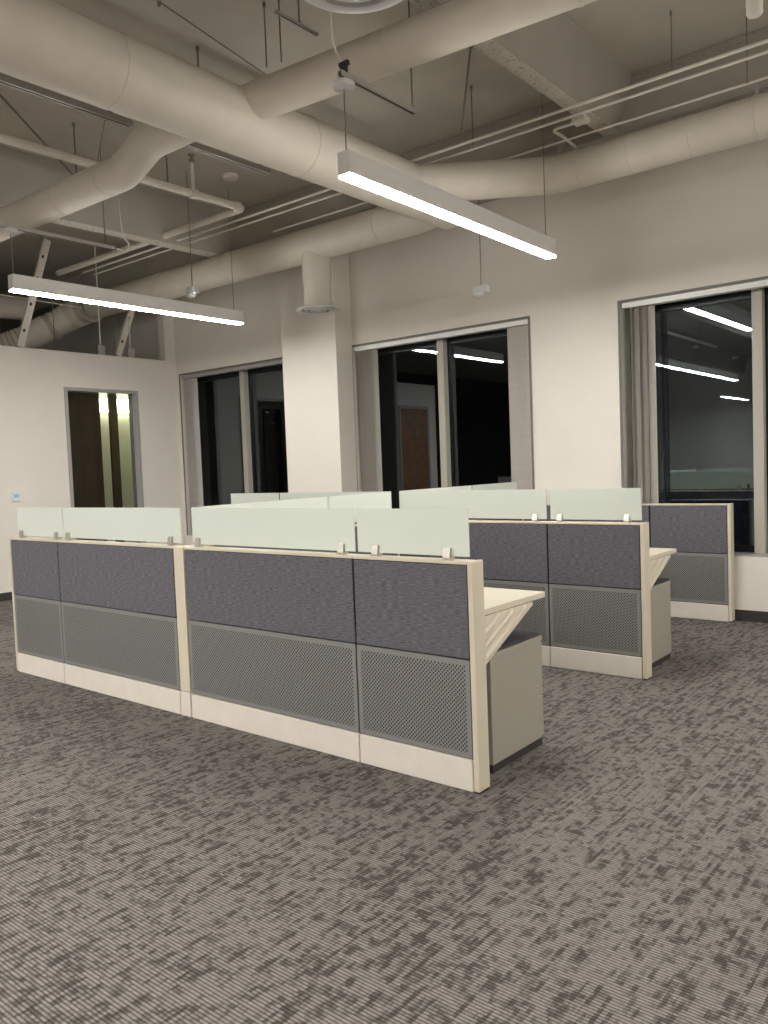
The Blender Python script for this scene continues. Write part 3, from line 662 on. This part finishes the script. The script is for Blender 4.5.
# wooden doors in left wall (seen mirrored in the windows)
dr = thing('door_leaf', 'brown wooden door in the left wall, seen mirrored in the middle window', 'door', (XL+.001, 2.2, 0))
box('leaf', .0, .03, -.45, .45, .005, 2.70, M['brownwood'], dr, bevel=.003)
bm = bmesh.new(); 
for (y0, y1, z0, z1) in ((-.51, -.455, 0, 2.76), (.455, .51, 0, 2.76), (-.455, .455, 2.705, 2.76)): bx(bm, 0, .035, y0, y1, z0, z1)
link('door_frame', bm, M['trim'], dr)
bm = bmesh.new(); tube(bm, [(.03, .36, 1.0), (.08, .36, 1.0), (.08, .25, 1.0)], .010, 10); link('handle', bm, M['steel'], dr, smooth=True)

# ------------------------------------------------------------------ outdoors at night
bm = bmesh.new(); bx(bm, -60, 20, 8.3, 70, -6.2, -6.0); struct('ground_outside', bm, M['asphalt'])
t = thing('street_lamp', 'warm glowing street lamp outside below the first window', 'street lamp', (-24.5, 19.3, -6))
bm = bmesh.new(); tube(bm, [(0, 0, 0), (0, 0, 6.2)], .05, 10); link('pole', bm, M['bark'], t, smooth=True)
bm = bmesh.new(); lathe(bm, [(0, 6.2), (.10, 6.24), (.13, 6.38), (.08, 6.5), (0, 6.52)], (0, 0, 0), 16); link('lamp_globe', bm, M['street'], t, smooth=True)
t = thing('street_tree', 'small tree with orange lamplit leaves outside the first window', 'tree', (-26.1, 20.9, -6))
bm = bmesh.new(); tube(bm, [(0, 0, 0), (.1, 0, 3.5), (0, .1, 6.0)], [.16, .1, .03], 8); link('trunk', bm, M['bark'], t, smooth=True)
bm = bmesh.new()
for k in range(420):
    a = random.uniform(0, 6.28); zz = random.uniform(3.6, 8.0); rr = 1.25*math.sqrt(random.random())*(1-abs(zz-5.6)/3.2)
    c = Vector((rr*math.cos(a), rr*math.sin(a), zz)); s_ = random.uniform(.06, .12)
    e1 = Vector((random.gauss(0,1), random.gauss(0,1), random.gauss(0,1))).normalized(); e2 = e1.orthogonal().normalized()
    bm.faces.new([bm.verts.new(c+e1*s_), bm.verts.new(c+e2*s_*.6), bm.verts.new(c-e1*s_), bm.verts.new(c-e2*s_*.6)])
link('foliage', bm, M['foliage'], t)

# ------------------------------------------------------------------ world, camera, colour
w = bpy.data.worlds.new('night'); scn.world = w; w.use_nodes = True
w.node_tree.nodes['Background'].inputs[0].default_value = (.01, .012, .02, 1); w.node_tree.nodes['Background'].inputs[1].default_value = .35
f, yaw, pitch, roll = 807.76, math.radians(39.3424), math.radians(-3.1414), math.radians(-2.1774)
fw = Vector((-math.sin(yaw)*math.cos(pitch), math.cos(yaw)*math.cos(pitch), math.sin(pitch)))
r0 = Vector((math.cos(yaw), math.sin(yaw), 0)); u0 = r0.cross(fw)
r_ = r0*math.cos(roll) + u0*math.sin(roll); u_ = u0*math.cos(roll) - r0*math.sin(roll)
cam = bpy.data.cameras.new('camera'); co = bpy.data.objects.new('camera', cam); COL.objects.link(co)
co.matrix_world = Matrix(((r_.x, u_.x, -fw.x, 0), (r_.y, u_.y, -fw.y, 0), (r_.z, u_.z, -fw.z, 1.5), (0, 0, 0, 1)))
cam.sensor_fit = 'HORIZONTAL'; cam.sensor_width = 36; cam.lens = f/768*36; cam.clip_start = .05; cam.clip_end = 300
scn.camera = co
vs = scn.view_settings; vs.view_transform = 'Standard'; vs.look = 'None'; vs.gamma = 1; vs.use_curve_mapping = False
vs.exposure = .13
